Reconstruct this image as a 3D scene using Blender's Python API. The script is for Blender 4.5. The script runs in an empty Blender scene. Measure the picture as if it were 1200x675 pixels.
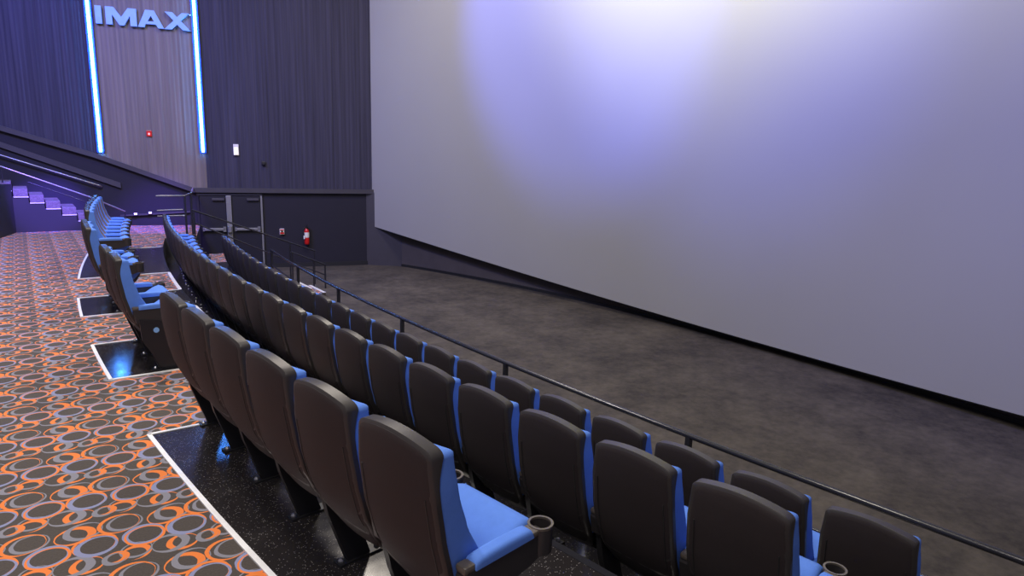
import bpy, bmesh, math, random
from mathutils import Vector, Matrix
random.seed(7)
S = bpy.context.scene
C = S.collection
PI = math.pi

# ------------------------------------------------------------------ camera and view
cam_d = bpy.data.cameras.new('camera'); cam_o = bpy.data.objects.new('camera', cam_d); C.objects.link(cam_o)
R0 = (0.8037852, -0.5942084, 0.0290810); R1 = (0.0946261, 0.1759546, 0.9798397); R2 = (0.5873459, 0.7848289, -0.1976574)
M = Matrix(((R0[0], R1[0], -R2[0], 0.0), (R0[1], R1[1], -R2[1], 0.0), (R0[2], R1[2], -R2[2], 2.05), (0, 0, 0, 1)))
cam_o.matrix_world = M
cam_d.sensor_width = 36; cam_d.lens = 36 * 770 / 1200; cam_d.clip_end = 200; cam_d.clip_start = 0.05
S.camera = cam_o
S.view_settings.view_transform = 'Standard'; S.view_settings.look = 'None'
S.view_settings.gamma = 1; S.view_settings.exposure = 0.0; S.view_settings.use_curve_mapping = False

# ------------------------------------------------------------------ materials
def new_mat(name):
    m = bpy.data.materials.new(name); m.use_nodes = True
    nt = m.node_tree; b = nt.nodes['Principled BSDF']
    return m, nt, b

class G:                                             # tiny node-graph writer
    def __init__(s, nt): s.nt = nt
    def m(s, op, a, b=None, c=None, clamp=False):
        n = s.nt.nodes.new('ShaderNodeMath'); n.operation = op; n.use_clamp = clamp
        for i, v in enumerate((a, b, c)):
            if v is None: continue
            if isinstance(v, (int, float)): n.inputs[i].default_value = v
            else: s.nt.links.new(v, n.inputs[i])
        return n.outputs[0]
    def node(s, t, **kw):
        n = s.nt.nodes.new(t)
        for k, v in kw.items():
            if k in n.inputs: 
                if isinstance(v, (int, float, tuple)): n.inputs[k].default_value = v
                else: s.nt.links.new(v, n.inputs[k])
            else: setattr(n, k, v)
        return n
    def mix(s, f, a, b):
        n = s.nt.nodes.new('ShaderNodeMix'); n.data_type = 'RGBA'
        for i, v in ((0, f), (6, a), (7, b)):
            if isinstance(v, (int, float)): n.inputs[i].default_value = v
            elif isinstance(v, tuple): n.inputs[i].default_value = (*v, 1) if len(v) == 3 else v
            else: s.nt.links.new(v, n.inputs[i])
        return n.outputs[2]
    def pos(s):
        return s.node('ShaderNodeNewGeometry').outputs['Position']
    def obj(s):
        return s.node('ShaderNodeTexCoord').outputs['Object']
    def noise(s, vec, scale, detail=2.0, rough=0.5):
        n = s.node('ShaderNodeTexNoise', Scale=scale, Detail=detail, Roughness=rough); s.nt.links.new(vec, n.inputs['Vector']); return n.outputs['Fac']
    def mapr(s, v, a, b, c, d):
        n = s.node('ShaderNodeMapRange'); s.nt.links.new(v, n.inputs[0])
        for i, x in enumerate((a, b, c, d)): n.inputs[i + 1].default_value = x
        return n.outputs[0]
    def bump(s, h, strength, dist, bsdf):
        n = s.node('ShaderNodeBump', Strength=strength, Distance=dist); s.nt.links.new(h, n.inputs['Height'])
        s.nt.links.new(n.outputs[0], bsdf.inputs['Normal'])

def plain(name, col, rough=0.5, metal=0.0, var=0.12, scale=30.0, bump=0.0, spec=0.5, coords='obj'):
    m, nt, b = new_mat(name); g = G(nt)
    p = g.obj() if coords == 'obj' else g.pos()
    f = g.noise(p, scale, 3)
    lo = tuple(c * (1 - var) for c in col); hi = tuple(min(1, c * (1 + var)) for c in col)
    nt.links.new(g.mix(f, lo, hi), b.inputs['Base Color'])
    b.inputs['Roughness'].default_value = rough; b.inputs['Metallic'].default_value = metal
    b.inputs['Specular IOR Level'].default_value = spec
    if bump: g.bump(g.noise(p, scale * 6, 2), bump, 0.002, b)
    return m

def emit(name, col, strength):
    m, nt, b = new_mat(name)
    b.inputs['Base Color'].default_value = (*col, 1); b.inputs['Emission Color'].default_value = (*col, 1)
    b.inputs['Emission Strength'].default_value = strength
    g = G(nt); f = g.noise(g.obj(), 4, 1)
    nt.links.new(g.mapr(f, 0, 1, strength * 0.97, strength * 1.03), b.inputs['Emission Strength'])
    return m

MT = {}
MT['shell'] = plain('shell_plastic', (0.034, 0.030, 0.029), 0.36, var=0.1, scale=80, bump=0.12)
MT['panel'] = plain('rear_panel_vinyl', (0.024, 0.0175, 0.0178), 0.62, var=0.12, scale=60, bump=0.3, spec=0.4)
MT['blue'] = plain('blue_upholstery', (0.10, 0.222, 0.66), 0.85, var=0.07, scale=25, bump=0.35, spec=0.2)
MT['stepcarpet'] = plain('step_carpet_weave', (0.13, 0.11, 0.12), 0.95, var=0.7, scale=45, spec=0.1)
MT['insert'] = plain('taupe_upholstery', (0.15, 0.115, 0.13), 0.9, var=0.1, scale=40, spec=0.1)
MT['arm'] = plain('arm_plastic', (0.03, 0.027, 0.028), 0.38, var=0.1, scale=60, bump=0.1)
MT['rim'] = plain('cup_rim_plastic', (0.10, 0.085, 0.07), 0.3, scale=60)
MT['leg'] = plain('leg_steel', (0.012, 0.012, 0.015), 0.4, scale=50)
MT['bolt'] = plain('bolt_zinc', (0.42, 0.42, 0.45), 0.3, 0.9, scale=50)
MT['rail'] = plain('rail_black_enamel', (0.022, 0.022, 0.028), 0.22, scale=30)
MT['railgrey'] = plain('rail_brushed_steel', (0.30, 0.29, 0.30), 0.35, 0.7, scale=30)
MT['strip'] = plain('edge_strip_aluminium', (0.85, 0.85, 0.86), 0.4, 0.1, scale=20)
MT['nosing'] = plain('nosing_strip_white', (0.60, 0.60, 0.58), 0.6, scale=20)
MT['wall'] = plain('lower_wall_paint', (0.0115, 0.0105, 0.022), 0.8, scale=3, coords='pos')
MT['riser'] = plain('riser_paint', (0.012, 0.012, 0.016), 0.7, scale=4, coords='pos')
MT['trim'] = plain('trim_wood_dark', (0.05, 0.047, 0.06), 0.5, scale=6)
MT['door'] = plain('door_black_paint', (0.008, 0.0075, 0.018), 0.6, scale=5)
MT['doorsteel'] = plain('door_bar_steel', (0.26, 0.26, 0.27), 0.45, 0.4, scale=30)
MT['skirt'] = plain('skirt_fabric', (0.075, 0.064, 0.062), 0.85, var=0.2, scale=2.5, coords='pos')
MT['red'] = plain('extinguisher_red', (0.55, 0.015, 0.015), 0.3, scale=20)
MT['white'] = plain('label_white', (0.75, 0.74, 0.72), 0.6, scale=20)
MT['black'] = plain('black_rubber', (0.015, 0.015, 0.015), 0.5, scale=20)
MT['sign'] = plain('sign_letter_blue', (0.23, 0.44, 0.80), 0.45, scale=10)
MT['channel'] = plain('led_channel_halo', (0.02, 0.05, 0.42), 0.6, scale=10)  # channel tinted saturated blue to imitate the halo around the tube
MT['led'] = emit('led_tube_blue', (0.07, 0.34, 1.0), 50.0)
MT['lens_purple'] = emit('step_light_purple', (0.35, 0.25, 1.0), 6.0)
MT['lens_white'] = emit('lamp_lens_cream', (1.0, 0.9, 0.72), 1.1)
MT['lens_red'] = emit('strobe_lens_red', (1.0, 0.25, 0.25), 1.6)

def carpet():
    m, nt, b = new_mat('patterned_carpet'); g = G(nt)
    sep = g.node('ShaderNodeSeparateXYZ'); nt.links.new(g.pos(), sep.inputs[0]); X, Y = sep.outputs[0], sep.outputs[1]
    wv = g.noise(g.pos(), 14, 1)
    X = g.m('ADD', X, g.m('MULTIPLY', g.m('SUBTRACT', wv, 0.5), 0.012))
    A = (0.0, 0.537); B = (0.425, -0.035); O = (-0.067, 3.748)
    grey = (0.21, 0.205, 0.24); org = (0.72, 0.19, 0.040); dgrey = (0.22, 0.235, 0.38)
    base_f = g.noise(g.pos(), 90, 2)
    col = g.mix(base_f, (0.046, 0.038, 0.033), (0.082, 0.068, 0.059))
    # (cx, cy, R outer, ox, oy, r inner, colour)
    rings = [
        (0.128, 0.142, 0.094, -0.016, -0.002, 0.072, org),
        (0.164, 0.168, 0.092, 0.013, 0.004, 0.073, grey),
        (0.156, -0.186, 0.076, 0.012, 0.004, 0.059, org),
        (0.104, -0.165, 0.090, -0.018, 0.004, 0.068, grey),
        (0.370, -0.195, 0.070, -0.012, -0.010, 0.056, org),
        (0.372, -0.170, 0.075, 0.004, 0.006, 0.064, grey),
        (0.285, -0.192, 0.056, -0.016, 0.004, 0.040, org),
        (0.272, -0.200, 0.056, 0.014, 0.004, 0.042, grey),
        (-0.068, 0.182, 0.088, 0.006, 0.006, 0.074, grey),
        (-0.098, 0.188, 0.102, 0.009, -0.004, 0.090, org),
        (0.206, -0.008, 0.104, -0.002, -0.004, 0.090, org),
        (0.208, -0.026, 0.098, 0.008, 0.007, 0.078, dgrey),
        (0.000, 0.004, 0.101, 0.006, -0.007, 0.078, dgrey),
        (0.004, -0.014, 0.098, -0.002, 0.004, 0.085, org),
    ]
    for cx, cy, Ro, ox, oy, ri, colr in rings:
        dx = g.m('SUBTRACT', X, O[0] + cx); dy = g.m('SUBTRACT', Y, O[1] + cy)
        k = g.m('ROUND', g.m('DIVIDE', dx, B[0]))
        dx = g.m('SUBTRACT', dx, g.m('MULTIPLY', k, B[0]))
        dy = g.m('SUBTRACT', dy, g.m('MULTIPLY', k, B[1]))
        j = g.m('ROUND', g.m('DIVIDE', dy, A[1]))
        dy = g.m('SUBTRACT', dy, g.m('MULTIPLY', j, A[1]))
        d1 = g.m('ADD', g.m('MULTIPLY', dx, dx), g.m('MULTIPLY', dy, dy))
        ex = g.m('SUBTRACT', dx, ox); ey = g.m('SUBTRACT', dy, oy)
        d2 = g.m('ADD', g.m('MULTIPLY', ex, ex), g.m('MULTIPLY', ey, ey))
        msk = g.m('MULTIPLY', g.m('LESS_THAN', d1, Ro * Ro), g.m('GREATER_THAN', d2, ri * ri))
        col = g.mix(msk, col, colr)
    nt.links.new(col, b.inputs['Base Color'])
    b.inputs['Roughness'].default_value = 0.95; b.inputs['Specular IOR Level'].default_value = 0.1; b.inputs['Sheen Weight'].default_value = 0.2; b.inputs['Sheen Roughness'].default_value = 0.5
    g.bump(base_f, 0.5, 0.004, b)
    return m
MT['carpet'] = carpet()

def rubber():
    m, nt, b = new_mat('speckled_rubber'); g = G(nt)
    v = g.node('ShaderNodeTexVoronoi', Scale=110.0); nt.links.new(g.pos(), v.inputs['Vector'])
    rnd = g.node('ShaderNodeSeparateColor'); nt.links.new(v.outputs['Color'], rnd.inputs[0])
    sp = g.m('MULTIPLY', g.m('LESS_THAN', v.outputs['Distance'], 0.34), g.m('GREATER_THAN', rnd.outputs[0], 0.80))
    base = g.mix(g.noise(g.pos(), 3, 3), (0.016, 0.014, 0.015), (0.026, 0.023, 0.024))
    nt.links.new(g.mix(sp, base, (0.16, 0.15, 0.15)), b.inputs['Base Color'])
    nt.links.new(g.mapr(g.noise(g.pos(), 5, 3), 0.3, 0.7, 0.11, 0.20), b.inputs['Roughness'])
    b.inputs['Specular IOR Level'].default_value = 0.6
    return m
MT['rubber'] = rubber()

def frontfloor():
    m, nt, b = new_mat('stained_black_floor'); g = G(nt)
    n1 = g.noise(g.pos(), 0.9, 8, 0.68); n2 = g.noise(g.pos(), 7.0, 5, 0.7)
    f = g.m('ADD', g.m('MULTIPLY', n1, 0.6), g.m('MULTIPLY', n2, 0.4))
    f = g.mapr(f, 0.38, 0.66, 0, 1)
    nt.links.new(g.mix(f, (0.040, 0.035, 0.032), (0.115, 0.099, 0.080)), b.inputs['Base Color'])
    b.inputs['Roughness'].default_value = 0.8; b.inputs['Specular IOR Level'].default_value = 0.2
    return m
MT['frontfloor'] = frontfloor()

def pleat(name, lo, hi):
    m, nt, b = new_mat(name); g = G(nt)
    mp = g.node('ShaderNodeMapping'); mp.inputs['Scale'].default_value = (14, 14, 0.25); nt.links.new(g.pos(), mp.inputs['Vector'])
    f = g.noise(mp.outputs[0], 1.0, 4, 0.6)
    nt.links.new(g.mix(g.mapr(f, 0.3, 0.7, 0, 1), lo, hi), b.inputs['Base Color'])
    b.inputs['Roughness'].default_value = 0.9; b.inputs['Specular IOR Level'].default_value = 0.15
    return m
MT['pleat_dark'] = pleat('pleated_fabric_charcoal', (0.034, 0.033, 0.050), (0.060, 0.058, 0.090))
MT['pleat_light'] = pleat('pleated_fabric_taupe', (0.135, 0.117, 0.113), (0.215, 0.188, 0.18))

def screenmat():
    m, nt, b = new_mat('screen_sheet'); g = G(nt)
    nt.links.new(g.mix(g.noise(g.pos(), 0.6, 2), (0.305, 0.302, 0.30), (0.325, 0.322, 0.32)), b.inputs['Base Color'])
    b.inputs['Roughness'].default_value = 0.75; b.inputs['Specular IOR Level'].default_value = 0.2
    g.bump(g.noise(g.pos(), 150, 1), 0.1, 0.002, b)
    return m
MT['screen'] = screenmat()

# ------------------------------------------------------------------ mesh helpers
class MB:
    def __init__(s): s.v = []; s.f = []
    def add(s, vs, fs):
        o = len(s.v); s.v += [tuple(p) for p in vs]; s.f += [tuple(i + o for i in q) for q in fs]; return s
    def box(s, x0, x1, y0, y1, z0, z1, T=None, bev=0.0):
        if bev:
            b = min(bev, (x1 - x0) / 2.01, (y1 - y0) / 2.01, (z1 - z0) / 2.01)
            bm = bmesh.new(); bmesh.ops.create_cube(bm, size=1)
            for v in bm.verts: v.co = Vector((x0 + (v.co.x + .5) * (x1 - x0), y0 + (v.co.y + .5) * (y1 - y0), z0 + (v.co.z + .5) * (z1 - z0)))
            bmesh.ops.bevel(bm, geom=bm.edges[:], offset=b, segments=2, affect='EDGES', profile=0.6)
            bm.verts.index_update()
            vs = [v.co.copy() for v in bm.verts]; fs = [[v.index for v in f.verts] for f in bm.faces]; bm.free()
        else:
            vs = [Vector(p) for p in ((x0,y0,z0),(x1,y0,z0),(x1,y1,z0),(x0,y1,z0),(x0,y0,z1),(x1,y0,z1),(x1,y1,z1),(x0,y1,z1))]
            fs = [(0,3,2,1),(4,5,6,7),(0,1,5,4),(1,2,6,5),(2,3,7,6),(3,0,4,7)]
        if T: vs = [T(p) for p in vs]
        return s.add(vs, fs)
    def tube(s, pts, r, n=8):
        pts = [Vector(p) for p in pts]; rings = []; prev = None
        for i, p in enumerate(pts):
            a = pts[max(0, i - 1)]; b = pts[min(len(pts) - 1, i + 1)]; d = (b - a).normalized()
            u = d.cross(Vector((0, 0, 1)))
            if u.length < 1e-3: u = prev if prev else Vector((1, 0, 0))
            u = (u - d * u.dot(d)).normalized(); prev = u; w = u.cross(d)
            rings.append([p + (u * math.cos(t) + w * math.sin(t)) * r for t in [2 * PI * k / n for k in range(n)]])
        o = []; fs = []
        for rg in rings: o += rg
        for i in range(len(rings) - 1):
            for k in range(n):
                fs.append((i*n+k, i*n+(k+1)%n, (i+1)*n+(k+1)%n, (i+1)*n+k))
        fs.append(tuple(range(n))[::-1]); fs.append(tuple((len(rings)-1)*n + k for k in range(n)))
        return s.add(o, fs)
    def prism(s, poly, e0, e1, fn):
        """poly: list of 2-D points; fn(a, b, e) -> 3-D point; e0/e1 extrusion ends"""
        n = len(poly)
        vs = [fn(a, b, e0) for a, b in poly] + [fn(a, b, e1) for a, b in poly]
        fs = [tuple(range(n))[::-1], tuple(range(n, 2*n))] + [(i, (i+1)%n, n+(i+1)%n, n+i) for i in range(n)]
        return s.add(vs, fs)
    def grid(s, us, vs_, fr, ff):
        nu, nv = len(us), len(vs_); P = [fr(u, v) for v in vs_ for u in us]; Q = [ff(u, v) for v in vs_ for u in us]
        N = nu * nv; fs = []
        for j in range(nv - 1):
            for i in range(nu - 1):
                a = j*nu+i; fs.append((a, a+nu, a+nu+1, a+1)); fs.append((N+a, N+a+1, N+a+nu+1, N+a+nu))
        for i in range(nu - 1):
            fs.append((i, i+1, N+i+1, N+i)); a = (nv-1)*nu+i; fs.append((a+1, a, N+a, N+a+1))
        for j in range(nv - 1):
            a = j*nu; fs.append((a+nu, a, N+a, N+a+nu)); a = j*nu+nu-1; fs.append((a, a+nu, N+a+nu, N+a))
        return s.add(P + Q, fs)
    def revolve(s, prof, c, n=16):
        """prof: (r, z) pairs; closed ends"""
        vs = []; fs = []
        for r, z in prof:
            for k in range(n): vs.append((c[0] + r*math.cos(2*PI*k/n), c[1] + r*math.sin(2*PI*k/n), c[2] + z))
        for i in range(len(prof) - 1):
            for k in range(n): fs.append((i*n+k, i*n+(k+1)%n, (i+1)*n+(k+1)%n, (i+1)*n+k))
        fs.append(tuple(range(n))[::-1]); fs.append(tuple((len(prof)-1)*n+k for k in range(n)))
        return s.add(vs, fs)
    def build(s, name, mat, parent=None, smooth=None, label=None, kind=None):
        me = bpy.data.meshes.new(name); me.from_pydata([tuple(p) for p in s.v], [], s.f)
        bm = bmesh.new(); bm.from_mesh(me); bmesh.ops.recalc_face_normals(bm, faces=bm.faces[:]); bm.to_mesh(me); bm.free()
        me.materials.append(mat)
        if smooth is not None: 
            me.polygons.foreach_set('use_smooth', [True] * len(me.polygons)); me.set_sharp_from_angle(angle=math.radians(smooth))
        o = bpy.data.objects.new(name, me); C.objects.link(o)
        if parent: o.parent = parent
        if label: o['label'] = label
        if kind: o['kind'] = kind
        return o

def thing(name, label, cat, loc=(0, 0, 0), rz=0.0, group=None):
    o = bpy.data.objects.new(name, None); C.objects.link(o); o.empty_display_size = 0.1
    o.location = loc; o.rotation_euler = (0, 0, rz); o['label'] = label; o['category'] = cat
    if group: o['group'] = group
    return o
def tag(o, label, cat, group=None):
    o['label'] = label; o['category'] = cat
    if group: o['group'] = group
    return o
def struct(name, mb, mat, smooth=None, label=None):
    o = mb.build(name, mat, smooth=smooth); o['kind'] = 'structure'
    if label: o['label'] = label
    return o

# ------------------------------------------------------------------ plan of the room
YC = 8.4
def arc(x0, y, R=40.0): return x0 + (y - YC) ** 2 / (2 * R)
Z0, Z2, Z3, ZF = 0.0, -0.415, -0.84, -1.20
LV = {2: Z2, 3: Z3}
P0 = Vector((7.9, 17.7, 0)); NW = Vector((0.28734, 0.9578, 0)); TW = Vector((0.9578, -0.28734, 0))
def W(s, z, off=0.0): p = P0 + TW * s - NW * off; return Vector((p.x, p.y, z))
def sx(x): return (x - 7.9) / 0.9578                      # x on the wall -> s
def frange(a, b, n): return [a + (b - a) * i / n for i in range(n + 1)]

# ---- slabs bounded by two curves (x as a function of y)
def slab(fx0, fx1, y0, y1, z0, z1, n=24):
    mb = MB(); ys = frange(y0, y1, n)
    us = [0, 1]
    L = [(fx0(y), y) for y in ys] + [(fx1(y), y) for y in reversed(ys)]
    # strips of quads, top and bottom
    vs = []; fs = []
    for y in ys:
        a, b = fx0(y), fx1(y); vs += [(a, y, z0), (b, y, z0), (b, y, z1), (a, y, z1)]
    for i in range(len(ys) - 1):
        k = 4 * i
        for q in range(4): fs.append((k+q, k+(q+1)%4, k+4+(q+1)%4, k+4+q))
    fs.append((0, 1, 2, 3)); k = 4 * (len(ys) - 1); fs.append((k+3, k+2, k+1, k))
    return mb.add(vs, fs)
def wall_y(x): return 17.7 + 0.3 * (7.9 - x)

# carpeted upper level: the aisle behind the back row, running out to the side wall
pv = [(-4, 16.4), (arc(1.7, 16.4), 16.4), (3.15, 16.4), (3.75, 18.9), (-4, wall_y(-4))]
for nm, za, zb, mt_ in (('floor_base', -1.6, Z0 - 0.02, 'riser'), ('floor', Z0 - 0.02, Z0, 'carpet')):
    mb = slab(lambda y: -4.0, lambda y: arc(1.70, y), -3.0, 16.4, za, zb, 30)
    mb.prism(pv, za, zb, lambda a, b, e: (a, b, e))
    fl_ = struct(nm, mb, MT[mt_])
fl_['label'] = str('carpet with orange and grey interlocking rings')
struct('floor_base', slab(lambda y: arc(1.70, y), lambda y: arc(3.0, y), -3.0, 16.4, -1.6, Z2 - 0.02, 30), MT['riser'])
struct('floor_base', slab(lambda y: arc(3.0, y), lambda y: arc(4.22, y, 60), -3.0, 16.4, -1.6, Z3 - 0.02, 30), MT['riser'])
struct('floor_2', slab(lambda y: arc(1.70, y), lambda y: arc(3.0, y), -3.0, 15.12, Z2 - 0.02, Z2, 30), MT['rubber'], label='dark speckled rubber floor under the middle row')
struct('floor_21', slab(lambda y: arc(1.70, y), lambda y: arc(2.6, y), 15.12, 16.4, Z2 - 0.02, Z2, 4), MT['rubber'])
struct('floor_3', slab(lambda y: arc(2.6, y), lambda y: arc(3.0, y), 15.12, 16.4, Z2 - 0.02, Z2, 4), MT['carpet'])
struct('floor_4', slab(lambda y: arc(3.0, y), lambda y: arc(4.22, y, 60), -3.0, 14.85, Z3 - 0.02, Z3, 30), MT['rubber'], label='dark speckled rubber floor under the front row')
struct('floor_5', slab(lambda y: arc(3.0, y), lambda y: arc(4.22, y, 60), 14.85, 16.4, Z3 - 0.02, Z3, 4), MT['carpet'])
struct('floor_6', slab(lambda y: arc(4.22, y, 60) if y < 16.4 else 3.0, lambda y: 11.0, -6.0, 19.6, -1.6, ZF, 60), MT['frontfloor'], label='bare stained dark floor between the seats and the screen')

# rubber pads of the back row, each framed by a metal strip
def arcstrip(x0, y0, y1, w, z0, z1, n=10, R=40.0):
    return slab(lambda y: arc(x0, y, R), lambda y: arc(x0 + w, y, R), y0, y1, z0, z1, n)
pads = [(-2.0, 5.08, 'near'), (6.52, 7.80, 'b'), (9.17, 10.34, 'c'), (11.86, 15.0, 'd')]
for i, (y0, y1, _) in enumerate(pads):
    struct('floor_%d' % (7 + i), slab(lambda y: arc(0.45, y), lambda y: arc(1.68, y), y0, y1, -0.02, 0.004, 16), MT['rubber'], label='speckled rubber pad let into the carpet')
    s = MB(); s.v, s.f = [], []
    a = arcstrip(0.425, y0, y1, 0.03, 0.0, 0.010, 16); s.add(a.v, a.f)
    for yy in (y0, y1):
        if yy > -1.5: s.box(arc(0.44, yy), arc(1.69, yy), yy - 0.014, yy + 0.014, 0.0, 0.010)
    struct('trim_%d' % (1 + i), s, MT['strip'])
# nosings: white over carpet, dark over rubber
def nosing(x0, y0, y1, z, mat, k, R=40.0, w=0.04):
    struct('trim_%d' % k, arcstrip(x0 - w, y0, y1, w + 0.006, z - 0.03, z + 0.008, 16, R), mat)
k = 10
for (y0, y1, m_) in ((-3, 5.08, 'rail'), (5.08, 6.52, 'nosing'), (6.52, 7.8, 'rail'), (7.8, 9.17, 'nosing'), (9.17, 10.34, 'rail'), (10.34, 11.86, 'nosing'), (11.86, 15.0, 'rail')):
    nosing(1.70, y0, y1, Z0, MT[m_], k); k += 1
nosing(3.0, -3, 15.12, Z2, MT['rail'], k); k += 1
nosing(3.0, 15.12, 16.4, Z2, MT['nosing'], k, w=0.07); k += 1
nosing(4.22, -3, 14.85, Z3, MT['rail'], k, 60); k += 1
nosing(4.22, 14.85, 16.4, Z3, MT['nosing'], k, 60, w=0.07); k += 1
# steps from the front row level down to the floor, beside the hand rail
stp = MB()
st = thing('floor_steps', 'x', 'x'); 
del st['label']; del st['category']; st['kind'] = 'structure'
for i in range(2):
    a = 4.66 + 0.30 * i
    MB().box(a, a + 0.32, 14.0, 14.95, ZF, Z3 - 0.12 * (i + 1), bev=0.006).build('step', MT['carpet'], st)
    MB().box(a + 0.26, a + 0.325, 14.0, 14.95, Z3 - 0.12 * (i + 1), Z3 - 0.12 * (i + 1) + 0.008).build('step_nosing', MT['nosing'], st)

# ------------------------------------------------------------------ side wall
S_L, S_R = sx(-5.0), 0.35
def trim_z(s):
    x = 7.9 + 0.9578 * s
    pts = [(-5.0, 3.90), (-0.24, 2.37), (1.56, 1.79), (3.66, 0.95), (20, 0.95)]
    for (xa, za), (xb, zb) in zip(pts, pts[1:]):
        if x <= xb: return za + (zb - za) * (x - xa) / (xb - xa)
TOP = 9.0
struct('wall_left', MB().prism([(S_L, -1.6), (S_R + 0.5, -1.6), (S_R + 0.5, TOP), (S_L, TOP)], -0.3, 0.0, lambda a, b, e: W(a, b, e)), MT['wall'], label='black side wall')
def pleats(name, s0, s1, mat, wid, dep, seed):
    rnd = random.Random(seed); mb = MB(); vs = []; fs = []; s = s0; pts = []
    while s < s1:
        w = wid * rnd.uniform(0.7, 1.3); d = dep * rnd.uniform(0.5, 1.2)
        pts += [(s, 0.03), (s + w * 0.25, 0.03 + d * 0.8), (s + w * 0.5, 0.03 + d), (s + w * 0.75, 0.03 + d * 0.8)]; s += w
    pts = [p for p in pts if p[0] < s1] + [(s1, 0.03)]
    for (a, o) in pts:
        zb = trim_z(a) + 0.02; vs += [W(a, zb, o), W(a, TOP, o), W(a, TOP, 0.0), W(a, zb, 0.0)]
    for i in range(len(pts) - 1):
        q = 4 * i
        for j in range(4): fs.append((q+j, q+(j+1)%4, q+4+(j+1)%4, q+4+j))
    mb.add(vs, fs); return struct(name, mb, mat, smooth=60)
SL1, SL2 = sx(1.725), sx(3.94)
pleats('wall_left_2', S_L, SL1 - 0.08, MT['pleat_dark'], 0.09, 0.014, 1)['label'] = 'pleated charcoal fabric left of the light strips'
pleats('wall_left_3', SL1 - 0.08, SL2 + 0.05, MT['pleat_light'], 0.09, 0.014, 2)['label'] = 'pleated taupe fabric between the light strips'
pleats('wall_left_4', SL2 + 0.05, S_R, MT['pleat_dark'], 0.09, 0.014, 3)['label'] = 'pleated charcoal fabric beside the screen'
# trim ledge along the foot of the pleated fabric
def wallband(path, h, d0, d1, T=W):
    mb = MB(); vs = []; fs = []
    for s, z in path: vs += [W(s, z - h, d0), W(s, z, d0), W(s, z, d1), W(s, z - h, d1)]
    for i in range(len(path) - 1):
        q = 4 * i
        for j in range(4): fs.append((q+j, q+(j+1)%4, q+4+(j+1)%4, q+4+j))
    fs.append((0, 1, 2, 3)); q = 4*(len(path)-1); fs.append((q+3, q+2, q+1, q)); return mb.add(vs, fs)
tp = [(S_L, trim_z(S_L)), (sx(-0.24), 2.37), (sx(1.56), 1.79), (sx(3.66), 0.95), (S_R, 0.95)]
struct('trim_30', wallband([(s, z + 0.03) for s, z in tp], 0.12, 0.0, 0.09), MT['trim'], label='ledge under the pleated fabric')
struct('trim_31', wallband([(sx(-5), 3.85), (sx(-0.28), 2.02), (sx(2.07), 1.08)], 0.13, 0.0, 0.06), MT['trim'], label='bumper board sloping with the stairs')
struct('trim_32', wallband([(sx(2.0), 0.27), (sx(3.55), 0.37)], 0.04, 0.0, 0.05), MT['trim'])
struct('baseboard_left', wallband([(sx(5.3), ZF + 0.12), (S_R, ZF + 0.12)], 0.12, 0.0, 0.02), MT['riser'])
# corner return between side wall and screen
struct('wall_left_5', MB().prism([(7.93, 17.68), (8.72, 17.0), (8.9, 17.3), (8.1, 18.2)], ZF, 0.9, lambda a, b, e: (a, b, e)), MT['trim'])

# light strips and the letters between them
for sc, z0, lab in ((SL1, 1.84, 'glowing blue light strip left of the raised letters'), (SL2, 1.90, 'glowing blue light strip right of the raised letters')):
    t = thing('light_strip', lab, 'light', W(sc, z0, 0), 0, 'blue light strips on the pleated wall')
    inv = -W(sc, z0, 0)
    def L(p, o=W(sc, z0, 0)): return Vector(p) - o
    mb = MB()
    for (a, b, d0, d1) in ((sc - 0.082, sc + 0.082, 0.05, 0.062), (sc + 0.070, sc + 0.082, 0.06, 0.12), (sc - 0.082, sc - 0.070, 0.06, 0.09)):
        mb.box(a, b, z0 - 0.02, 8.9, d0, d1, T=lambda p: L(W(p.x, p.y, p.z)))
    mb.build('channel', MT['channel'], t)
    MB().tube([L(W(sc, z0, 0.11)), L(W(sc, 8.9, 0.11))], 0.031, 10).build('light_tube', MT['led'], t, 60)
LET = {
 'I': [[(-6.298, 5.27), (-6.164, 5.27), (-6.164, 4.865), (-6.298, 4.865)]],
 'M': [[(-6.08, 5.27), (-5.905, 5.27), (-5.753, 5.055), (-5.600, 5.27), (-5.425, 5.27), (-5.425, 4.865), (-5.565, 4.865), (-5.565, 5.095), (-5.70, 4.865), (-5.80, 4.865), (-5.945, 5.095), (-5.945, 4.865), (-6.08, 4.865)]],
 'X': [[(-4.80, 5.27), (-4.63, 5.27), (-4.532, 5.165), (-4.42, 5.27), (-4.265, 5.27), (-4.455, 5.085), (-4.249, 4.865), (-4.425, 4.865), (-4.54, 4.985), (-4.67, 4.865), (-4.826, 4.865), (-4.615, 5.075)]]}
lt = thing('wall_sign', 'raised pale blue letters spelling IMAX between the two light strips', 'sign', W(-5.27, 4.865, 0))
oL = W(-5.27, 4.865, 0)
for ch, polys in LET.items():
    mb = MB()
    for p in polys: mb.prism(p, 0.055, 0.135, lambda a, b, e: W(a, b, e) - oL)
    mb.build('letter', MT['sign'], lt, label='letter ' + ch)
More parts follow.
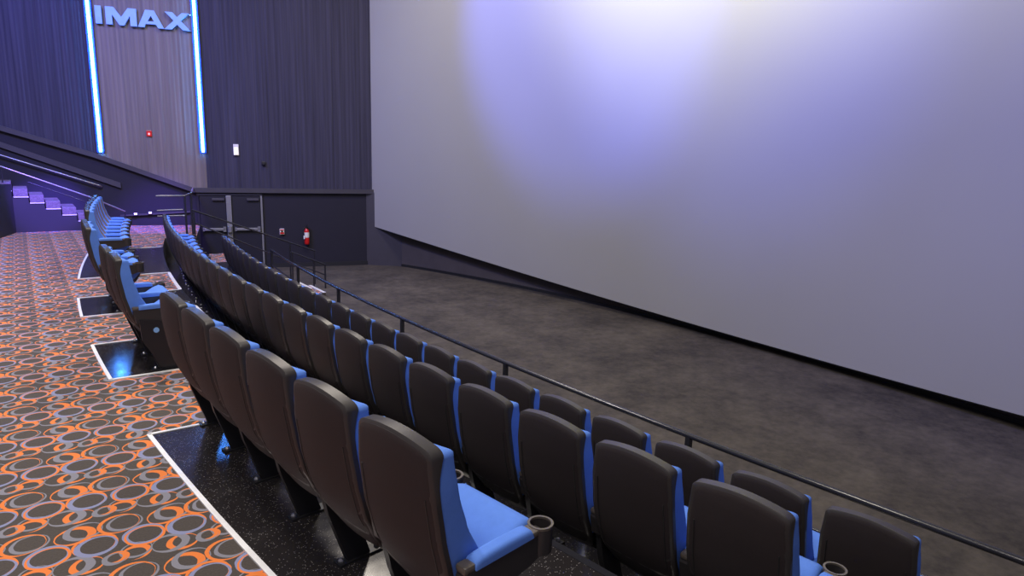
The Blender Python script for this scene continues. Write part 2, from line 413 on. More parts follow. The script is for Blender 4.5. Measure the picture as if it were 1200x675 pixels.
# letter A: outer contour and hole stitched as quads
mb = MB()
A_o = [(-5.225, 5.27), (-5.035, 5.27), (-4.835, 4.865), (-4.965, 4.865), (-5.012, 4.945), (-5.232, 4.945), (-5.272, 4.865), (-5.405, 4.865)]
parts = [[(-5.225, 5.27), (-5.035, 5.27), (-5.112, 5.14)], [(-5.035, 5.27), (-4.835, 4.865), (-4.965, 4.865), (-5.012, 4.945), (-5.045, 5.012), (-5.112, 5.14)],
         [(-5.225, 5.27), (-5.112, 5.14), (-5.187, 5.012), (-5.232, 4.945), (-5.272, 4.865), (-5.405, 4.865)], [(-5.232, 4.945), (-5.187, 5.012), (-5.045, 5.012), (-5.012, 4.945)]]
for p in parts: mb.prism(p, 0.055, 0.135, lambda a, b, e: W(a, b, e) - oL)
mb.build('letter', MT['sign'], lt, label='letter A')
MB().revolve([(0.0001, -0.01), (0.022, -0.01), (0.022, 0.01), (0.0001, 0.01)], tuple(W(-4.245, 5.245, 0.10) - oL), 12).build('trademark_dot', MT['white'], lt)

# ------------------------------------------------------------------ exit doors in the side wall
sa, sm, sb = sx(3.77), sx(4.46), sx(5.22)
def wbox(mb, s0, s1, z0, z1, d0, d1, o=Vector((0, 0, 0)), bev=0.0):
    return mb.box(s0, s1, z0, z1, d0, d1, T=lambda p: W(p.x, p.y, p.z) - o, bev=bev)
zt = 0.78
dr = bpy.data.objects.new('door_1', None); C.objects.link(dr); dr.location = W(sm, ZF, 0); dr['kind'] = 'structure'
dr['label'] = 'black double exit door with steel push bars'
oD = W(sm, ZF, 0)
f_ = MB(); wbox(f_, sa - 0.05, sa, ZF, zt, 0.0, 0.06, oD); wbox(f_, sa - 0.05, sb + 0.05, zt, zt + 0.05, 0.0, 0.06, oD); f_.build('frame', MT['door'], dr)
f_ = MB(); wbox(f_, sb, sb + 0.045, ZF, zt, 0.0, 0.07, oD); f_.build('lit_jamb', MT['doorsteel'], dr)  # right jamb coloured paler for the light it catches
f_ = MB(); wbox(f_, sm - 0.065, sm + 0.065, ZF, zt, 0.0, 0.10, oD, 0.01); f_.build('mullion', MT['doorsteel'], dr)
for a, b in ((sa, sm - 0.065), (sm + 0.065, sb)):
    f_ = MB(); wbox(f_, a + 0.01, b - 0.01, ZF + 0.01, zt - 0.01, 0.005, 0.045, oD, 0.004); lf = f_.build('door_leaf', MT['door'], dr)
    f_ = MB(); wbox(f_, a + 0.06, b - 0.03, -0.15, -0.08, 0.07, 0.12, oD, 0.01)
    wbox(f_, a + 0.06, a + 0.10, -0.16, -0.07, 0.04, 0.12, oD); wbox(f_, b - 0.10, b - 0.03, -0.18, -0.05, 0.04, 0.12, oD)
    f_.build('push_bar', MT['doorsteel'], lf)
    f_ = MB(); wbox(f_, b - 0.34, b - 0.04, zt - 0.13, zt - 0.07, 0.04, 0.10, oD, 0.008); f_.build('door_closer', MT['trim'], lf)
f_ = MB()
f_.tube([W(sm, -0.19, 0.13) - oD, W(sm, -0.03, 0.13) - oD], 0.06, 10); f_.build('lock_case', MT['doorsteel'], dr, 50)

# small fittings on the wall
o = W(sx(6.34), -0.56, 0.09)
ex = thing('fire_extinguisher', 'red fire extinguisher with white label hanging on the dark wall near the screen', 'fire extinguisher', o)
MB().revolve([(0.001, 0), (0.05, 0.0), (0.065, 0.02), (0.068, 0.06), (0.068, 0.36), (0.055, 0.41), (0.03, 0.435), (0.025, 0.46), (0.001, 0.46)], (0, 0, 0), 16).build('cylinder', MT['red'], ex, 50)
MB().revolve([(0.0695, 0.20), (0.0705, 0.21), (0.0705, 0.33), (0.0695, 0.34)], (0, 0, 0), 16).build('paper_label', MT['white'], ex, 50)
mb = MB().box(-0.02, 0.02, -0.05, 0.05, 0.455, 0.50, bev=0.006).box(-0.012, 0.012, -0.09, 0.02, 0.50, 0.515).box(-0.012, 0.012, -0.09, 0.0, 0.535, 0.55); mb.build('valve_handle', MT['black'], ex)
MB().tube([(-0.03, -0.02, 0.48), (-0.085, -0.03, 0.46), (-0.095, -0.035, 0.36), (-0.085, -0.04, 0.22)], 0.011, 8).build('hose', MT['black'], ex, 50)
MB().tube([(-0.085, -0.04, 0.26), (-0.085, -0.045, 0.16)], 0.02, 8).build('nozzle', MT['white'], ex, 50)
f_ = MB(); wbox(f_, sx(6.34) - 0.02, sx(6.34) + 0.02, -0.25, -0.12, 0.0, 0.035, o); f_.build('wall_bracket', MT['black'], ex)
o = W(sx(5.72), -0.2, 0.0)
pl_ = thing('fire_alarm_pull', 'small pale red fire alarm pull box on the dark wall beside the exit doors', 'alarm', o)
f_ = MB(); wbox(f_, sx(5.72) - 0.06, sx(5.72) + 0.06, -0.28, -0.12, 0.0, 0.05, o, 0.008); f_.build('backbox', MT['white'], pl_)
for z0_, z1_ in ((-0.265, -0.215), (-0.16, -0.135)):
    f_ = MB(); wbox(f_, sx(5.72) - 0.052, sx(5.72) + 0.052, z0_, z1_, 0.05, 0.058, o); f_.build('red_band', MT['red'], pl_)
f_ = MB(); wbox(f_, sx(5.72) - 0.025, sx(5.72) + 0.025, -0.205, -0.17, 0.05, 0.07, o); f_.build('pull_lever', MT['black'], pl_)
o = W(sx(4.70), 1.84, 0.0)
wl_ = thing('wall_light', 'small cream glowing wall light on the pleated wall right of the light strips', 'light', o)
s_ = sx(4.70)
f_ = MB(); wbox(f_, s_ - 0.065, s_ + 0.065, 1.84, 2.13, 0.03, 0.085, o, 0.01); f_.build('housing', MT['white'], wl_)
f_ = MB(); wbox(f_, s_ - 0.045, s_ + 0.045, 1.86, 2.04, 0.085, 0.10, o, 0.006); f_.build('lens', MT['lens_white'], wl_)
s_ = sx(2.77); o = W(s_, 2.25, 0.0)
sb_ = thing('strobe_alarm', 'small red strobe alarm on the taupe pleated wall under the letters', 'alarm', o)
f_ = MB(); wbox(f_, s_ - 0.06, s_ + 0.06, 2.25, 2.40, 0.03, 0.07, o, 0.008); f_.build('backbox', MT['red'], sb_)
f_ = MB(); wbox(f_, s_ - 0.022, s_ + 0.022, 2.29, 2.34, 0.07, 0.095, o, 0.008); f_.build('lens', MT['lens_red'], sb_)
s_ = sx(5.34); o = W(s_, 1.66, 0.04)
f_ = MB(); wbox(f_, s_ - 0.05, s_ + 0.05, 1.60, 1.70, 0.03, 0.10, o, 0.015)
jb = thing('junction_box', 'small dark round fitting on the charcoal pleated wall', 'fitting', o)
f_.build('box_body', MT['black'], jb)
f_ = MB(); f_.tube([W(s_, 1.65, 0.10) - o, W(s_, 1.65, 0.14) - o], 0.03, 10); f_.build('box_cap', MT['black'], jb, 50)
for xs, zz, lab in ((2.34, 0.30, 'left of two tiny purple step lights low on the side wall'), (2.66, 0.33, 'right of two tiny purple step lights low on the side wall')):
    s_ = sx(xs); o = W(s_, zz, 0.05)
    q = thing('step_light', lab, 'light', o, 0, 'purple step lights')
    f_ = MB(); wbox(f_, s_ - 0.05, s_ + 0.05, zz - 0.035, zz + 0.035, 0.05, 0.075, o, 0.005); f_.build('housing', MT['black'], q)
    f_ = MB(); wbox(f_, s_ - 0.035, s_ + 0.035, zz - 0.022, zz + 0.022, 0.075, 0.085, o, 0.004); f_.build('lens', MT['lens_purple'], q)

# ------------------------------------------------------------------ side stairs and the raised seating platform behind the aisle
YS = 18.65
sr = bpy.data.objects.new('floor_side_stairs', None); C.objects.link(sr); sr['kind'] = 'structure'; sr['label'] = 'carpeted side stairs in purple light'
sr.location = (1.2, YS, 0)
steps = [(1.31, 0.35, 0.42), (1.03, 0.56, 0.57), (0.72, 0.69, 0.70), (0.42, 0.83, 0.84), (0.14, 0.96, 0.97), (-0.15, 1.12, 1.12)]
ox = Vector((1.2, YS, 0))
# stringer under the steps
prof = [(1.32, 0.0), (1.32, 0.28)]
zs = [0.40, 0.55, 0.70, 0.84, 0.98, 1.12]; xs_ = [1.30, 1.02, 0.72, 0.42, 0.13, -0.16]
for i in range(6):
    x1 = xs_[i]; x0 = xs_[i + 1] if i < 5 else -4.0
    MB().box(x0 - ox.x, x1 - ox.x, 0.0, wall_y(x0) - YS - 0.06, -0.1, zs[i] - 0.17).build('stringer', MT['riser'], sr)
    MB().box(x0 + (0.02 if i < 5 else 0) - ox.x, x1 - ox.x, -0.01, wall_y(x0) - YS - 0.06, zs[i] - 0.17, zs[i], bev=0.012).build('carpet_step', MT['stepcarpet'], sr)
    MB().box(x0 + (0.02 if i < 5 else 0) - ox.x, x1 - ox.x + 0.004, -0.016, 0.0, zs[i] - 0.185, zs[i] - 0.165).build('step_edge', MT['nosing'], sr)
# the face of the platform, swinging towards the camera
struct('wall_back', MB().prism([(-0.16, 18.65), (-0.16, 18.75), (-4.0, 18.75), (-4.0, 10.0), (-2.9, 10.0), (-0.47, 17.6)], 0.0, 1.10, lambda a, b, e: (a, b, e)), MT['riser'], label='black front face of the raised seating')

# ------------------------------------------------------------------ rails
def rail_thing(name, label, parts, group=None, base=(0, 0, 0)):
    t = thing(name, label, 'railing', base, 0, group); b = Vector(base)
    for (pn, pts, r, mat) in parts:
        MB().tube([Vector(p) - b for p in pts], r, 10).build(pn, MT[mat], t, 50)
    return t
ysr = frange(-1.6, 15.1, 60)
fr = thing('front_railing', 'long curved black metal railing between the front row and the screen', 'railing', (arc(4.07, YC, 60), YC, Z3))
b = Vector((arc(4.07, YC, 60), YC, Z3))
MB().tube([Vector((arc(4.07, y, 60), y, -0.20)) - b for y in ysr], 0.024, 12).build('top_rail', MT['rail'], fr, 50)
MB().tube([Vector((arc(4.07, y, 60), y, -0.55)) - b for y in ysr], 0.017, 8).build('bottom_rail', MT['rail'], fr, 50)
for y in (-1.5, 0.85, 3.21, 5.60, 7.95, 10.3, 12.65, 15.05):
    x = arc(4.07, y, 60)
    MB().box(x - 0.022 - b.x, x + 0.022 - b.x, y - 0.022 - b.y, y + 0.022 - b.y, 0.0, -0.20 - b.z).build('post', MT['rail'], fr)
    MB().box(x - 0.05 - b.x, x + 0.05 - b.x, y - 0.05 - b.y, y + 0.05 - b.y, 0.0, 0.01).build('base_plate', MT['rail'], fr)
rail_thing('guard_rail', 'sloping black guard rail beside the steps down in front of the exit doors', [
    ('top_rail', [(2.95, 15.6, 0.69), (5.64, 15.6, -0.37)], 0.02, 'rail'), ('lower_rail', [(3.0, 15.6, 0.40), (5.05, 15.6, -0.60)], 0.016, 'rail'),
    ('post', [(2.98, 15.6, 0.68), (2.98, 15.6, Z2)], 0.02, 'rail'), ('post', [(5.03, 15.6, -0.13), (5.03, 15.6, ZF)], 0.02, 'rail'), ('post', [(5.62, 15.6, -0.37), (5.62, 15.6, ZF)], 0.012, 'rail')], base=(2.98, 15.6, Z2))
rail_thing('landing_rail', 'short steel and black rail around the landing at the far end of the middle row', [
    ('top_rail', [(2.28, 15.65, 0.995), (2.83, 15.65, 0.995), (3.15, 16.6, 0.99), (3.62, 18.85, 0.98)], 0.018, 'railgrey'),
    ('middle_rail', [(2.28, 15.65, 0.69), (2.78, 15.65, 0.70)], 0.014, 'railgrey'), ('lower_rail', [(2.28, 15.65, 0.57), (2.83, 15.65, 0.57)], 0.014, 'railgrey'),
    ('post', [(2.83, 15.65, 0.99), (2.83, 15.65, Z2)], 0.022, 'rail'), ('post', [(3.1, 16.45, 0.98), (3.1, 16.45, ZF)], 0.022, 'rail')], base=(2.83, 15.65, Z2))
rail_thing('step_rail', 'short black hand rail at the steps from the front row down to the bare floor', [
    ('top_rail', [(4.87, 15.02, -0.27), (5.68, 15.02, -0.63)], 0.018, 'rail'), ('lower_rail', [(4.87, 15.02, -0.52), (5.68, 15.02, -0.88)], 0.015, 'rail'),
    ('post', [(5.66, 15.02, -0.62), (5.66, 15.02, ZF)], 0.02, 'rail'), ('post', [(5.38, 15.02, -0.50), (5.38, 15.02, ZF)], 0.016, 'rail'), ('post', [(4.89, 15.02, -0.28), (4.89, 15.02, ZF)], 0.018, 'rail')], base=(5.66, 15.02, ZF))
wr = thing('stair_handrail', 'bright steel handrail fixed to the side wall above the purple stairs', 'railing', W(sx(1.64), 1.01, 0.1))
b = W(sx(1.64), 1.01, 0.1)
MB().tube([W(sx(-4.0), 3.06, 0.1) - b, W(sx(-0.15), 1.66, 0.1) - b, W(sx(1.64), 1.01, 0.1) - b, W(sx(1.66), 0.98, 0.02) - b], 0.02, 10).build('handrail', MT['railgrey'], wr, 50)
for xx in (-0.05, 0.75, 1.5):
    zz = 1.66 - (xx + 0.15) * 0.363
    MB().tube([W(sx(xx), zz - 0.02, 0.1) - b, W(sx(xx), zz - 0.06, 0.0) - b], 0.01, 6).build('bracket', MT['railgrey'], wr, 50)
rail_thing('stair_guard', 'steel guard rail on the open side of the purple stairs', [
    ('top_rail', [(-0.6, YS + 0.05, 1.62), (-0.35, YS + 0.05, 1.50), (1.35, YS + 0.05, 0.77), (2.05, YS + 0.3, 0.40)], 0.018, 'railgrey'),
    ('lower_rail', [(0.15, YS + 0.05, 1.14), (1.3, YS + 0.05, 0.64)], 0.010, 'rail'),
    ('post', [(-0.3, YS + 0.05, 1.47), (-0.3, YS + 0.05, 1.11)], 0.014, 'rail'), ('post', [(2.05, YS + 0.3, 0.40), (2.05, YS + 0.3, 0.0)], 0.014, 'rail')], base=(2.05, YS + 0.3, 0))

# ------------------------------------------------------------------ the screen and the skirt wall behind its foot
def scr_x(y): return 10.1 - (31 - math.sqrt(31**2 - (y - 6.6)**2))
def scr_z(y): return -1.03 + 0.0068 * (y - 5.7) ** 2
vs = []; fs = []; ys = frange(-6.0, 17.62, 90)
for y in ys:
    x = scr_x(y); z = scr_z(y); vs += [(x, y, z), (x, y, 8.6), (x + 0.04, y, 8.6), (x + 0.04, y, z)]
for i in range(len(ys) - 1):
    q = 4 * i
    for j in range(4): fs.append((q+j, q+(j+1)%4, q+4+(j+1)%4, q+4+j))
fs.append((0, 1, 2, 3)); q = 4*(len(ys)-1); fs.append((q+3, q+2, q+1, q))
sc = thing('cinema_screen', 'huge blank curved projection screen filling the right side', 'screen', (scr_x(6.6), 6.6, ZF))
b = Vector((scr_x(6.6), 6.6, ZF))
MB().add([Vector(v) - b for v in vs], fs).build('screen_sheet', MT['screen'], sc, 30)
mb = MB().tube([Vector((scr_x(y) + 0.03, y, scr_z(y) - 0.012)) - b for y in ys], 0.016, 6); mb.build('edge_shade', MT['black'], sc, 50)  # dark line drawn in for the shadow under the screen's lower edge
def skx(y): return 10.45 - (31.5 - math.sqrt(31.5**2 - (y - 6.6)**2)) 
vs = []; fs = []; ys = frange(-6.0, 17.0, 60)
for y in ys:
    x = skx(y) + 0.02; vs += [(x, y, ZF - 0.1), (x, y, 1.4), (x + 0.1, y, 1.4), (x + 0.1, y, ZF - 0.1)]
for i in range(len(ys) - 1):
    q = 4 * i
    for j in range(4): fs.append((q+j, q+(j+1)%4, q+4+(j+1)%4, q+4+j))
fs.append((0, 1, 2, 3)); q = 4*(len(ys)-1); fs.append((q+3, q+2, q+1, q))
struct('wall_front', MB().add(vs, fs), MT['skirt'], 30, label='dark curved wall below the screen')
vs = [];
for y in ys:
    x = skx(y); vs += [(x, y, ZF), (x, y, ZF + 0.07), (x + 0.03, y, ZF + 0.07), (x + 0.03, y, ZF)]
struct('baseboard_front', MB().add(vs, fs), MT['black'], 30)

# ------------------------------------------------------------------ the theater seat (local: +x to the screen, origin on the floor at the rear foot line)
def interp(tab, z):
    if z <= tab[0][0]: return tab[0][1]
    for (a, va), (b, vb) in zip(tab, tab[1:]):
        if z <= b:
            t = (z - a) / (b - a); t = t * t * (3 - 2 * t) * 0.35 + t * 0.65; return va + (vb - va) * t
    return tab[-1][1]
XR = [(0.20, 0.02), (0.27, -0.06), (0.34, -0.125), (0.44, -0.190), (0.56, -0.243), (0.72, -0.280), (0.88, -0.302), (1.00, -0.308), (1.08, -0.305)]
HW = [(0.20, 0.13), (0.30, 0.185), (0.40, 0.225), (0.52, 0.239), (0.70, 0.242), (0.88, 0.237), (1.0, 0.225), (1.08, 0.218)]
def dense(n, a=0.0):
    base = [-1, -0.985, -0.955, -0.91, -0.86]
    mid = frange(-0.78, 0.78, n); return base + mid + [-x for x in reversed(base)]
def vdense(n): return [0, 0.012, 0.035, 0.07] + frange(0.11, 0.89, n) + [0.93, 0.965, 0.988, 1.0]
def edge(c, lim, r):
    c = abs(c)
    if c <= lim: return 0.0
    t = min(1, (c - lim) / (1 - lim)); return r * (1 - math.sqrt(max(0, 1 - t * t)))
def top_z(u, z=1.055, crown=0.05, r=0.015): return z + crown * (1 - u * u) - edge(u, 0.86, r)
def bot_z(u, z, r=0.07): return z + edge(u, 0.70, r)
def shell_pt(side, zlo, zhi, hwadd, dep0, er, crown=0.036, rc=0.016, rb=0.10):
    def fn(u, v):
        zt_, zb_ = top_z(u, zhi, crown, rc), bot_z(u, zlo, rb)
        z = zb_ + (zt_ - zb_) * v
        y = u * (interp(HW, z) + hwadd)
        wrap = 0.018 * u * u                                  # the back wraps gently round the sitter
        e = max(edge(u, 0.90, er), edge(2 * v - 1, 0.955, er))
        x = interp(XR, z) + wrap + (dep0(u, z, v) if callable(dep0) else dep0) + side * e
        return (x, y, z)
    return fn
def seat_meshes():
    us, vs2 = dense(8), vdense(16)
    sh = MB().grid(us, vs2, shell_pt(1, 0.21, 1.045, 0, 0.0, 0.007), shell_pt(-1, 0.21, 1.045, 0, lambda u, z, v: 0.034 + 0.028 * max(0.0, min(1.0, (z - 0.93) / 0.09)), 0.006))
    pn = MB().grid(dense(4), vdense(10), shell_pt(1, 0.31, 1.034, -0.016, -0.004, 0.003, 0.036, 0.015, 0.09), shell_pt(-1, 0.31, 1.034, -0.016, 0.02, 0.0, 0.036, 0.02, 0.09))
    THK = [(0.42, 0.165), (0.52, 0.155), (0.62, 0.115), (0.72, 0.088), (0.85, 0.070), (1.0, 0.060), (1.08, 0.055)]
    cu = MB().grid(us, vs2, shell_pt(1, 0.42, 1.036, -0.003, 0.030, 0.0, 0.004, 0.02, 0.0),
                   shell_pt(-1, 0.42, 1.036, -0.003, lambda u, z, v: 0.058 + interp(THK, z) - 0.02 * (1 - u * u), 0.022, 0.004, 0.02, 0.0))
    ins = MB().grid(dense(4), vdense(8), shell_pt(1, 0.56, 0.985, -0.055, lambda u, z, v: 0.035 + interp(THK, z) - 0.02 * (1 - u * u), 0.0, 0.02, 0.03, 0.03),
                   shell_pt(-1, 0.56, 0.985, -0.055, lambda u, z, v: 0.054 + interp(THK, z) - 0.02 * (1 - u * u), 0.01, 0.02, 0.03, 0.03))
    # seat cushion: a thick wedge, half tipped up
    topc = [(-0.06, 0.44), (0.0, 0.49), (0.08, 0.54), (0.15, 0.585), (0.205, 0.605), (0.245, 0.59)]
    botc = [(-0.05, 0.37), (0.0, 0.35), (0.08, 0.345), (0.17, 0.38), (0.24, 0.46), (0.265, 0.55)]
    def cv(tab, t):
        n = len(tab) - 1; i = min(n - 1, int(t * n)); f = t * n - i
        return tab[i][0] + (tab[i+1][0] - tab[i][0]) * f, tab[i][1] + (tab[i+1][1] - tab[i][1]) * f
    def st(u, v):
        x, z = cv(topc, v); return (x, u * 0.222, z - edge(u, 0.84, 0.028) - 0.006 * (1 - u * u) * 0)
    def sb2(u, v):
        x, z = cv(botc, v); return (x, u * (0.222 - 0.01), z + edge(u, 0.84, 0.03))
    se = MB().grid(dense(6), frange(0, 1, 15), sb2, st)
    return sh, pn, cu, se, ins
SHm, PNm, CUm, SEm, INm = seat_meshes()
def standard(y0, end=False):
    """side frame centred on y0: leaning leg and arm body"""
    leg = MB().prism([(-0.015, 0.008), (0.115, 0.008), (0.02, 0.30), (0.05, 0.46), (-0.15, 0.46), (-0.115, 0.30)], y0 - 0.019, y0 + 0.019, lambda a, b, e: (a, e, b))
    leg.box(-0.07, 0.19, y0 - 0.035, y0 + 0.035, 0.0, 0.012)
    return leg
def arm_body(y0):
    prof = [(-0.19, 0.56), (-0.17, 0.46), (-0.02, 0.44), (0.16, 0.47), (0.232, 0.50), (0.232, 0.585), (0.10, 0.587), (-0.18, 0.587)]
    mb = MB().prism(prof, y0 - 0.028, y0 + 0.028, lambda a, b, e: (a, e, b))
    return mb
def arm_pad(y0):
    us = [-1, -0.93, -0.75, -0.4, 0, 0.4, 0.75, 0.93, 1]; vs3 = [0, 0.03, 0.1] + frange(0.2, 0.8, 4) + [0.9, 0.97, 1]
    return MB().grid(us, vs3, lambda u, v: (-0.145 + 0.305 * v, y0 + u * 0.033, 0.585),
        lambda u, v: (-0.145 + 0.305 * v, y0 + u * 0.033, 0.622 + 0.006 * math.sin(PI * v) - edge(u, 0.55, 0.02) - edge(2 * v - 1, 0.85, 0.015)))
def cup(y0):
    c = (0.232, y0, 0)
    return MB().revolve([(0.001, 0.53), (0.04, 0.53), (0.046, 0.605), (0.050, 0.605), (0.052, 0.585), (0.049, 0.49), (0.001, 0.49)], c, 20)
def cup_rim(y0):
    n = 24; vs = []; fs = []
    for k in range(n):
        for rr, zz in ((0.043, 0.600), (0.053, 0.600), (0.053, 0.610), (0.043, 0.610)):
            vs.append((0.232 + rr * math.cos(2*PI*k/n), y0 + rr * math.sin(2*PI*k/n), zz))
    for k in range(n):
        for j in range(4): a, b_ = 4*k, 4*((k+1) % n); fs.append((a+j, a+(j+1)%4, b_+(j+1)%4, b_+j))
    return MB().add(vs, fs)
def arm_cap(y0):
    return [MB().box(-0.195, -0.14, y0 - 0.028, y0 + 0.028, 0.58, 0.612, bev=0.012), MB().box(0.155, 0.20, y0 - 0.032, y0 + 0.032, 0.583, 0.607, bev=0.008)]
def bolt(x, y0): return MB().revolve([(0.001, 0.0), (0.016, 0.0), (0.016, 0.008), (0.008, 0.020), (0.001, 0.020)], (x, y0, 0.012), 8)
HWD = 0.2725
def make_seat():
    t = thing('theater_seat', 'x', 'seat')
    SHm.build('back_shell', MT['shell'], t, 40); PNm.build('back_panel', MT['panel'], t, 40)
    for sg in (-1, 1): MB().tube([(lambda p: (p[0] + 0.0005, p[1], p[2]))(shell_pt(1, 0.31, 1.034, -0.016, -0.004, 0.003)(0.88 * sg, v)) for v in frange(0.22, 0.76, 8)], 0.0035, 6).build('seam', MT['black'], t)
    CUm.build('back_cushion', MT['blue'], t, 50); SEm.build('seat_cushion', MT['blue'], t, 50)
    INm.build('back_insert', MT['insert'], t, 50)
    MB().prism([(-0.045, 0.35), (-0.02, 0.30), (0.09, 0.305), (0.19, 0.355), (0.245, 0.44), (0.20, 0.42), (0.12, 0.36)], -0.19, 0.19, lambda a, b, e: (a, e, b)).build('seat_pan', MT['arm'], t)
    MB().box(-0.05, 0.03, -0.235, 0.235, 0.27, 0.31, bev=0.008).build('seat_frame', MT['arm'], t)
    return t
def add_arm(t, y0, end):
    s = standard(y0).build('leg', MT['leg'], t)
    for bx in (-0.045, 0.165): bolt(bx, y0 + 0.0).build('bolt', MT['bolt'], s)
    a = arm_body(y0).build('armrest', MT['arm'], t)
    arm_pad(y0).build('arm_pad', MT['blue'], a, 50); cup(y0).build('cup_holder', MT['arm'], a, 50)
    cup_rim(y0).build('cup_rim', MT['rim'], a, 60); [q.build('arm_cap', MT['rim'], a) for q in arm_cap(y0)]
    if end:
        sd = -1
        MB().prism([(0.01, 0.013), (0.20, 0.013), (0.06, 0.30), (0.07, 0.46), (-0.15, 0.50), (-0.14, 0.30)], y0 - 0.036, y0 - 0.018, lambda p, q, e: (p, e, q)).build('side_panel', MT['leg'], t)
        MB().tube([(-0.02, y0 - 0.034, 0.385), (-0.02, y0 - 0.043, 0.385)], 0.024, 16).build('round_badge', MT['sign'], t, 50)
seatA = make_seat(); add_arm(seatA, HWD, False)            # owns the arm on its far side
seatB = make_seat(); add_arm(seatB, HWD, False); add_arm(seatB, -HWD, True)   # nearest seat of each block: both arms

def dup(root):
    r = root.copy(); C.objects.link(r)
    for ch in list(root.children):
        c = ch.copy(); C.objects.link(c); c.parent = r
        for gch in list(ch.children):
            d = gch.copy(); C.objects.link(d); d.parent = c
    return r
used = {'A': False, 'B': False}
ORD = ['', 'first', 'second', 'third', 'fourth', 'fifth', 'sixth', 'seventh', 'eighth', 'ninth', 'tenth', 'eleventh', 'twelfth', 'thirteenth', 'fourteenth', 'fifteenth', 'sixteenth', 'seventeenth', 'eighteenth', 'nineteenth', 'twentieth', 'twenty-first', 'twenty-second', 'twenty-third', 'twenty-fourth', 'twenty-fifth', 'twenty-sixth']
def place(y, x0, R, z, near_end, label, group):
    key = 'B' if near_end else 'A'; src = seatB if near_end else seatA
    if used[key]: t = dup(src)
    else: t = src; used[key] = True
    t.location = (arc(x0, y, R), y, z); t.rotation_euler = (0, 0, -(y - YC) / R)
    t['label'] = label; t['group'] = group
    return t
# rotation: the row runs along the tangent (dx/dy = (y-YC)/R), so +y axis tilts towards +x far away
def row(n, y0, dy, x0, R, z, lab, group, lead=None):
    for i in range(n):
        far = n - i
        if i == 0: l = lab[0]
        elif far == 1: l = lab[1]
        elif i < (n + 1) // 2: l = '%s seat from the near end of %s' % (ORD[i + 1], lab[2])
        else: l = '%s seat from the far end of %s' % (ORD[far], lab[2])
        place(y0 + dy * i, x0, R, z, i == 0, l, group)
GL = 'black-backed blue theater seats'
for i, l in enumerate(['nearest seat of the back row, its pale blue cushion and cup holder fully in view',
    'back row seat directly beyond the nearest one, black shell with blue side edge',
    'third black-backed seat of the near back row block on the speckled pad', 'fourth black-backed seat of the near back row block on the speckled pad',
    'fifth black-backed seat of the near back row block, next to last before the carpet gap', 'last seat of the near back row block, its leg beside the carpet gap']):
    place(2.065 + 0.545 * i, 0.775 + 0.014 * i, 40, 0.004, i == 0, l, 'near block of the back row')
for i, l in enumerate(['nearer seat of the pair on the shiny pad reflecting blue light, badge on its side', 'farther seat of the pair on the shiny pad reflecting blue light']):
    place(6.90 + 0.545 * i, 0.86, 40, 0.004, i == 0, l, 'first pair of seats across the carpet gap')
for i, l in enumerate(['nearer seat of the second pair, on the small pad in front of the far block', 'farther seat of the second pair, on the small pad in front of the far block']):
    place(9.50 + 0.545 * i, 0.86, 40, 0.004, i == 0, l, 'second pair of seats across the carpet gap')
row(6, 12.02, 0.545, 0.90, 40, 0.004, ('nearest seat of the far back row block, blue arm and front in view', 'farthest seat of the back row, its top against the stairs wall', 'the far back row block before the stairs'), 'far block of the back row')
row(26, 1.52, 0.541, 2.085, 43, Z2, ('nearest seat of the middle row at the bottom edge of the picture', 'farthest seat of the middle row beside the landing rail', 'the middle row of black-backed seats'), 'middle row of seats')
row(25, 1.41, 0.546, 3.225, 52, Z3, ('nearest seat of the front row at the lower right, behind the railing', 'farthest seat of the front row before the exit doors', 'the front row of black-backed seats along the railing'), 'front row of seats')

# ------------------------------------------------------------------ light
def area(name, loc, tgt, size, power, col, sy=None):
    l = bpy.data.lights.new(name, 'AREA'); l.energy = power; l.color = col; l.size = size
    if sy: l.shape = 'RECTANGLE'; l.size_y = sy
    o = bpy.data.objects.new(name, l); C.objects.link(o); o.location = loc
    o.rotation_euler = (Vector(tgt) - Vector(loc)).to_track_quat('-Z', 'Y').to_euler(); return o
def spot(name, loc, tgt, angle, blend, power, col, rad=0.3):
    l = bpy.data.lights.new(name, 'SPOT'); l.energy = power; l.color = col; l.spot_size = math.radians(angle); l.spot_blend = blend; l.shadow_soft_size = rad
    o = bpy.data.objects.new(name, l); C.objects.link(o); o.location = loc
    o.rotation_euler = (Vector(tgt) - Vector(loc)).to_track_quat('-Z', 'Y').to_euler(); return o
def point(name, loc, power, col, rad=0.05):
    l = bpy.data.lights.new(name, 'POINT'); l.energy = power; l.color = col; l.shadow_soft_size = rad
    o = bpy.data.objects.new(name, l); C.objects.link(o); o.location = loc; return o
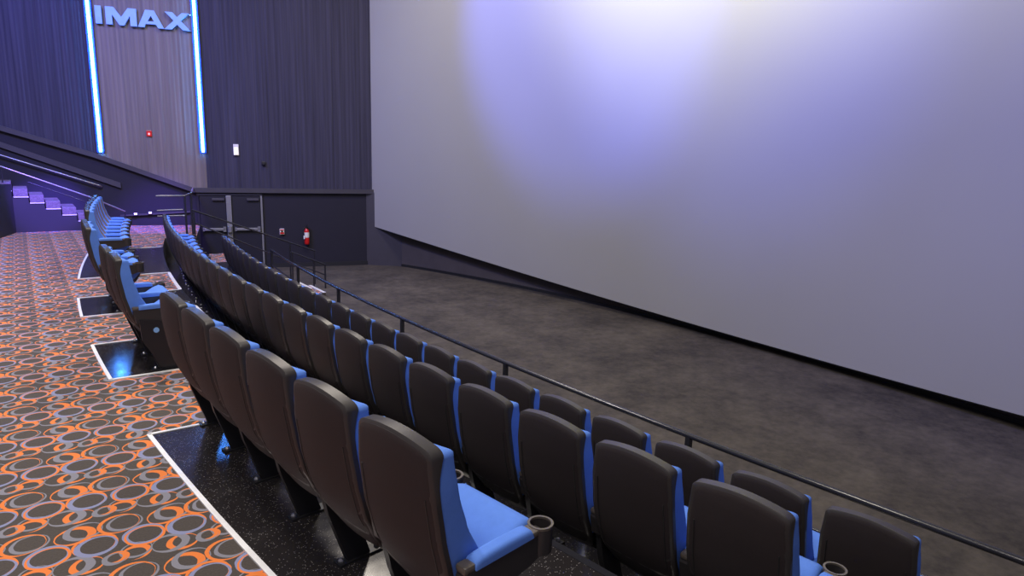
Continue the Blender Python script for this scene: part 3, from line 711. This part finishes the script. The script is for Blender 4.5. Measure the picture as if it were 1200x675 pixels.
# house lights in the ceiling
area('house_light', (1.0, 4.0, 9.0), (1.0, 4.0, 0), 1.2, 380, (1.0, 0.93, 0.82))
area('house_light', (-1.2, 11.0, 9.0), (-1.2, 11.0, 0), 1.2, 820, (1.0, 0.93, 0.90))
area('house_light', (5.6, 13.0, 9.0), (6.0, 13.0, 0), 1.2, 430, (1.0, 0.90, 0.78))
area('house_light', (-2.5, 0.0, 8.0), (0.0, 3.0, 0), 1.2, 300, (1.0, 0.93, 0.86))
# spots on the screen: blue ones added to imitate the pale beam's coloured fringe
spot('screen_fringe_blue', (2.5, 10.8, 9.5), (9.7, 11.2, 5.9), 52, 0.5, 5800, (0.10, 0.14, 1.0), 0.12)
spot('screen_fringe_blue', (2.5, 7.6, 9.5), (10.1, 7.6, 5.6), 54, 0.7, 4800, (0.12, 0.16, 1.0), 0.12)
spot('screen_fringe_blue', (2.5, 3.0, 9.5), (9.9, 2.5, 4.6), 74, 1.0, 3800, (0.18, 0.20, 1.0), 0.12)
spot('screen_wash_warm', (3.0, 8.0, 10.0), (10.1, 8.2, 8.6), 80, 1.0, 10200, (1.0, 0.96, 0.28), 0.15)
spot('screen_wash_warm', (3.0, 4.5, 10.0), (10.0, 4.0, 8.6), 74, 1.0, 5200, (1.0, 0.96, 0.40), 0.15)
# added fills: blue for the light strips' glow on the wall, purple over the stairs
area('wall_fill_blue', (-1.5, 14.0, 8.0), (-0.5, 20.0, 2.0), 1.5, 900, (0.10, 0.12, 1.0))
spot('stair_fill', (1.5, 13.5, 5.5), (0.5, 18.9, 0.75), 17, 0.7, 14000, (0.17, 0.09, 1.0), 0.1)  # unseen purple spots added in place of the tiny step lights' glow
spot('stair_fill', (3.4, 15.5, 5.5), (2.6, 18.6, 0.0), 26, 0.9, 6500, (0.20, 0.09, 1.0), 0.1)
w = bpy.data.worlds.new('room_air'); S.world = w; w.use_nodes = True
bg = w.node_tree.nodes['Background']; bg.inputs[0].default_value = (0.52, 0.49, 0.62, 1); bg.inputs[1].default_value = 0.33
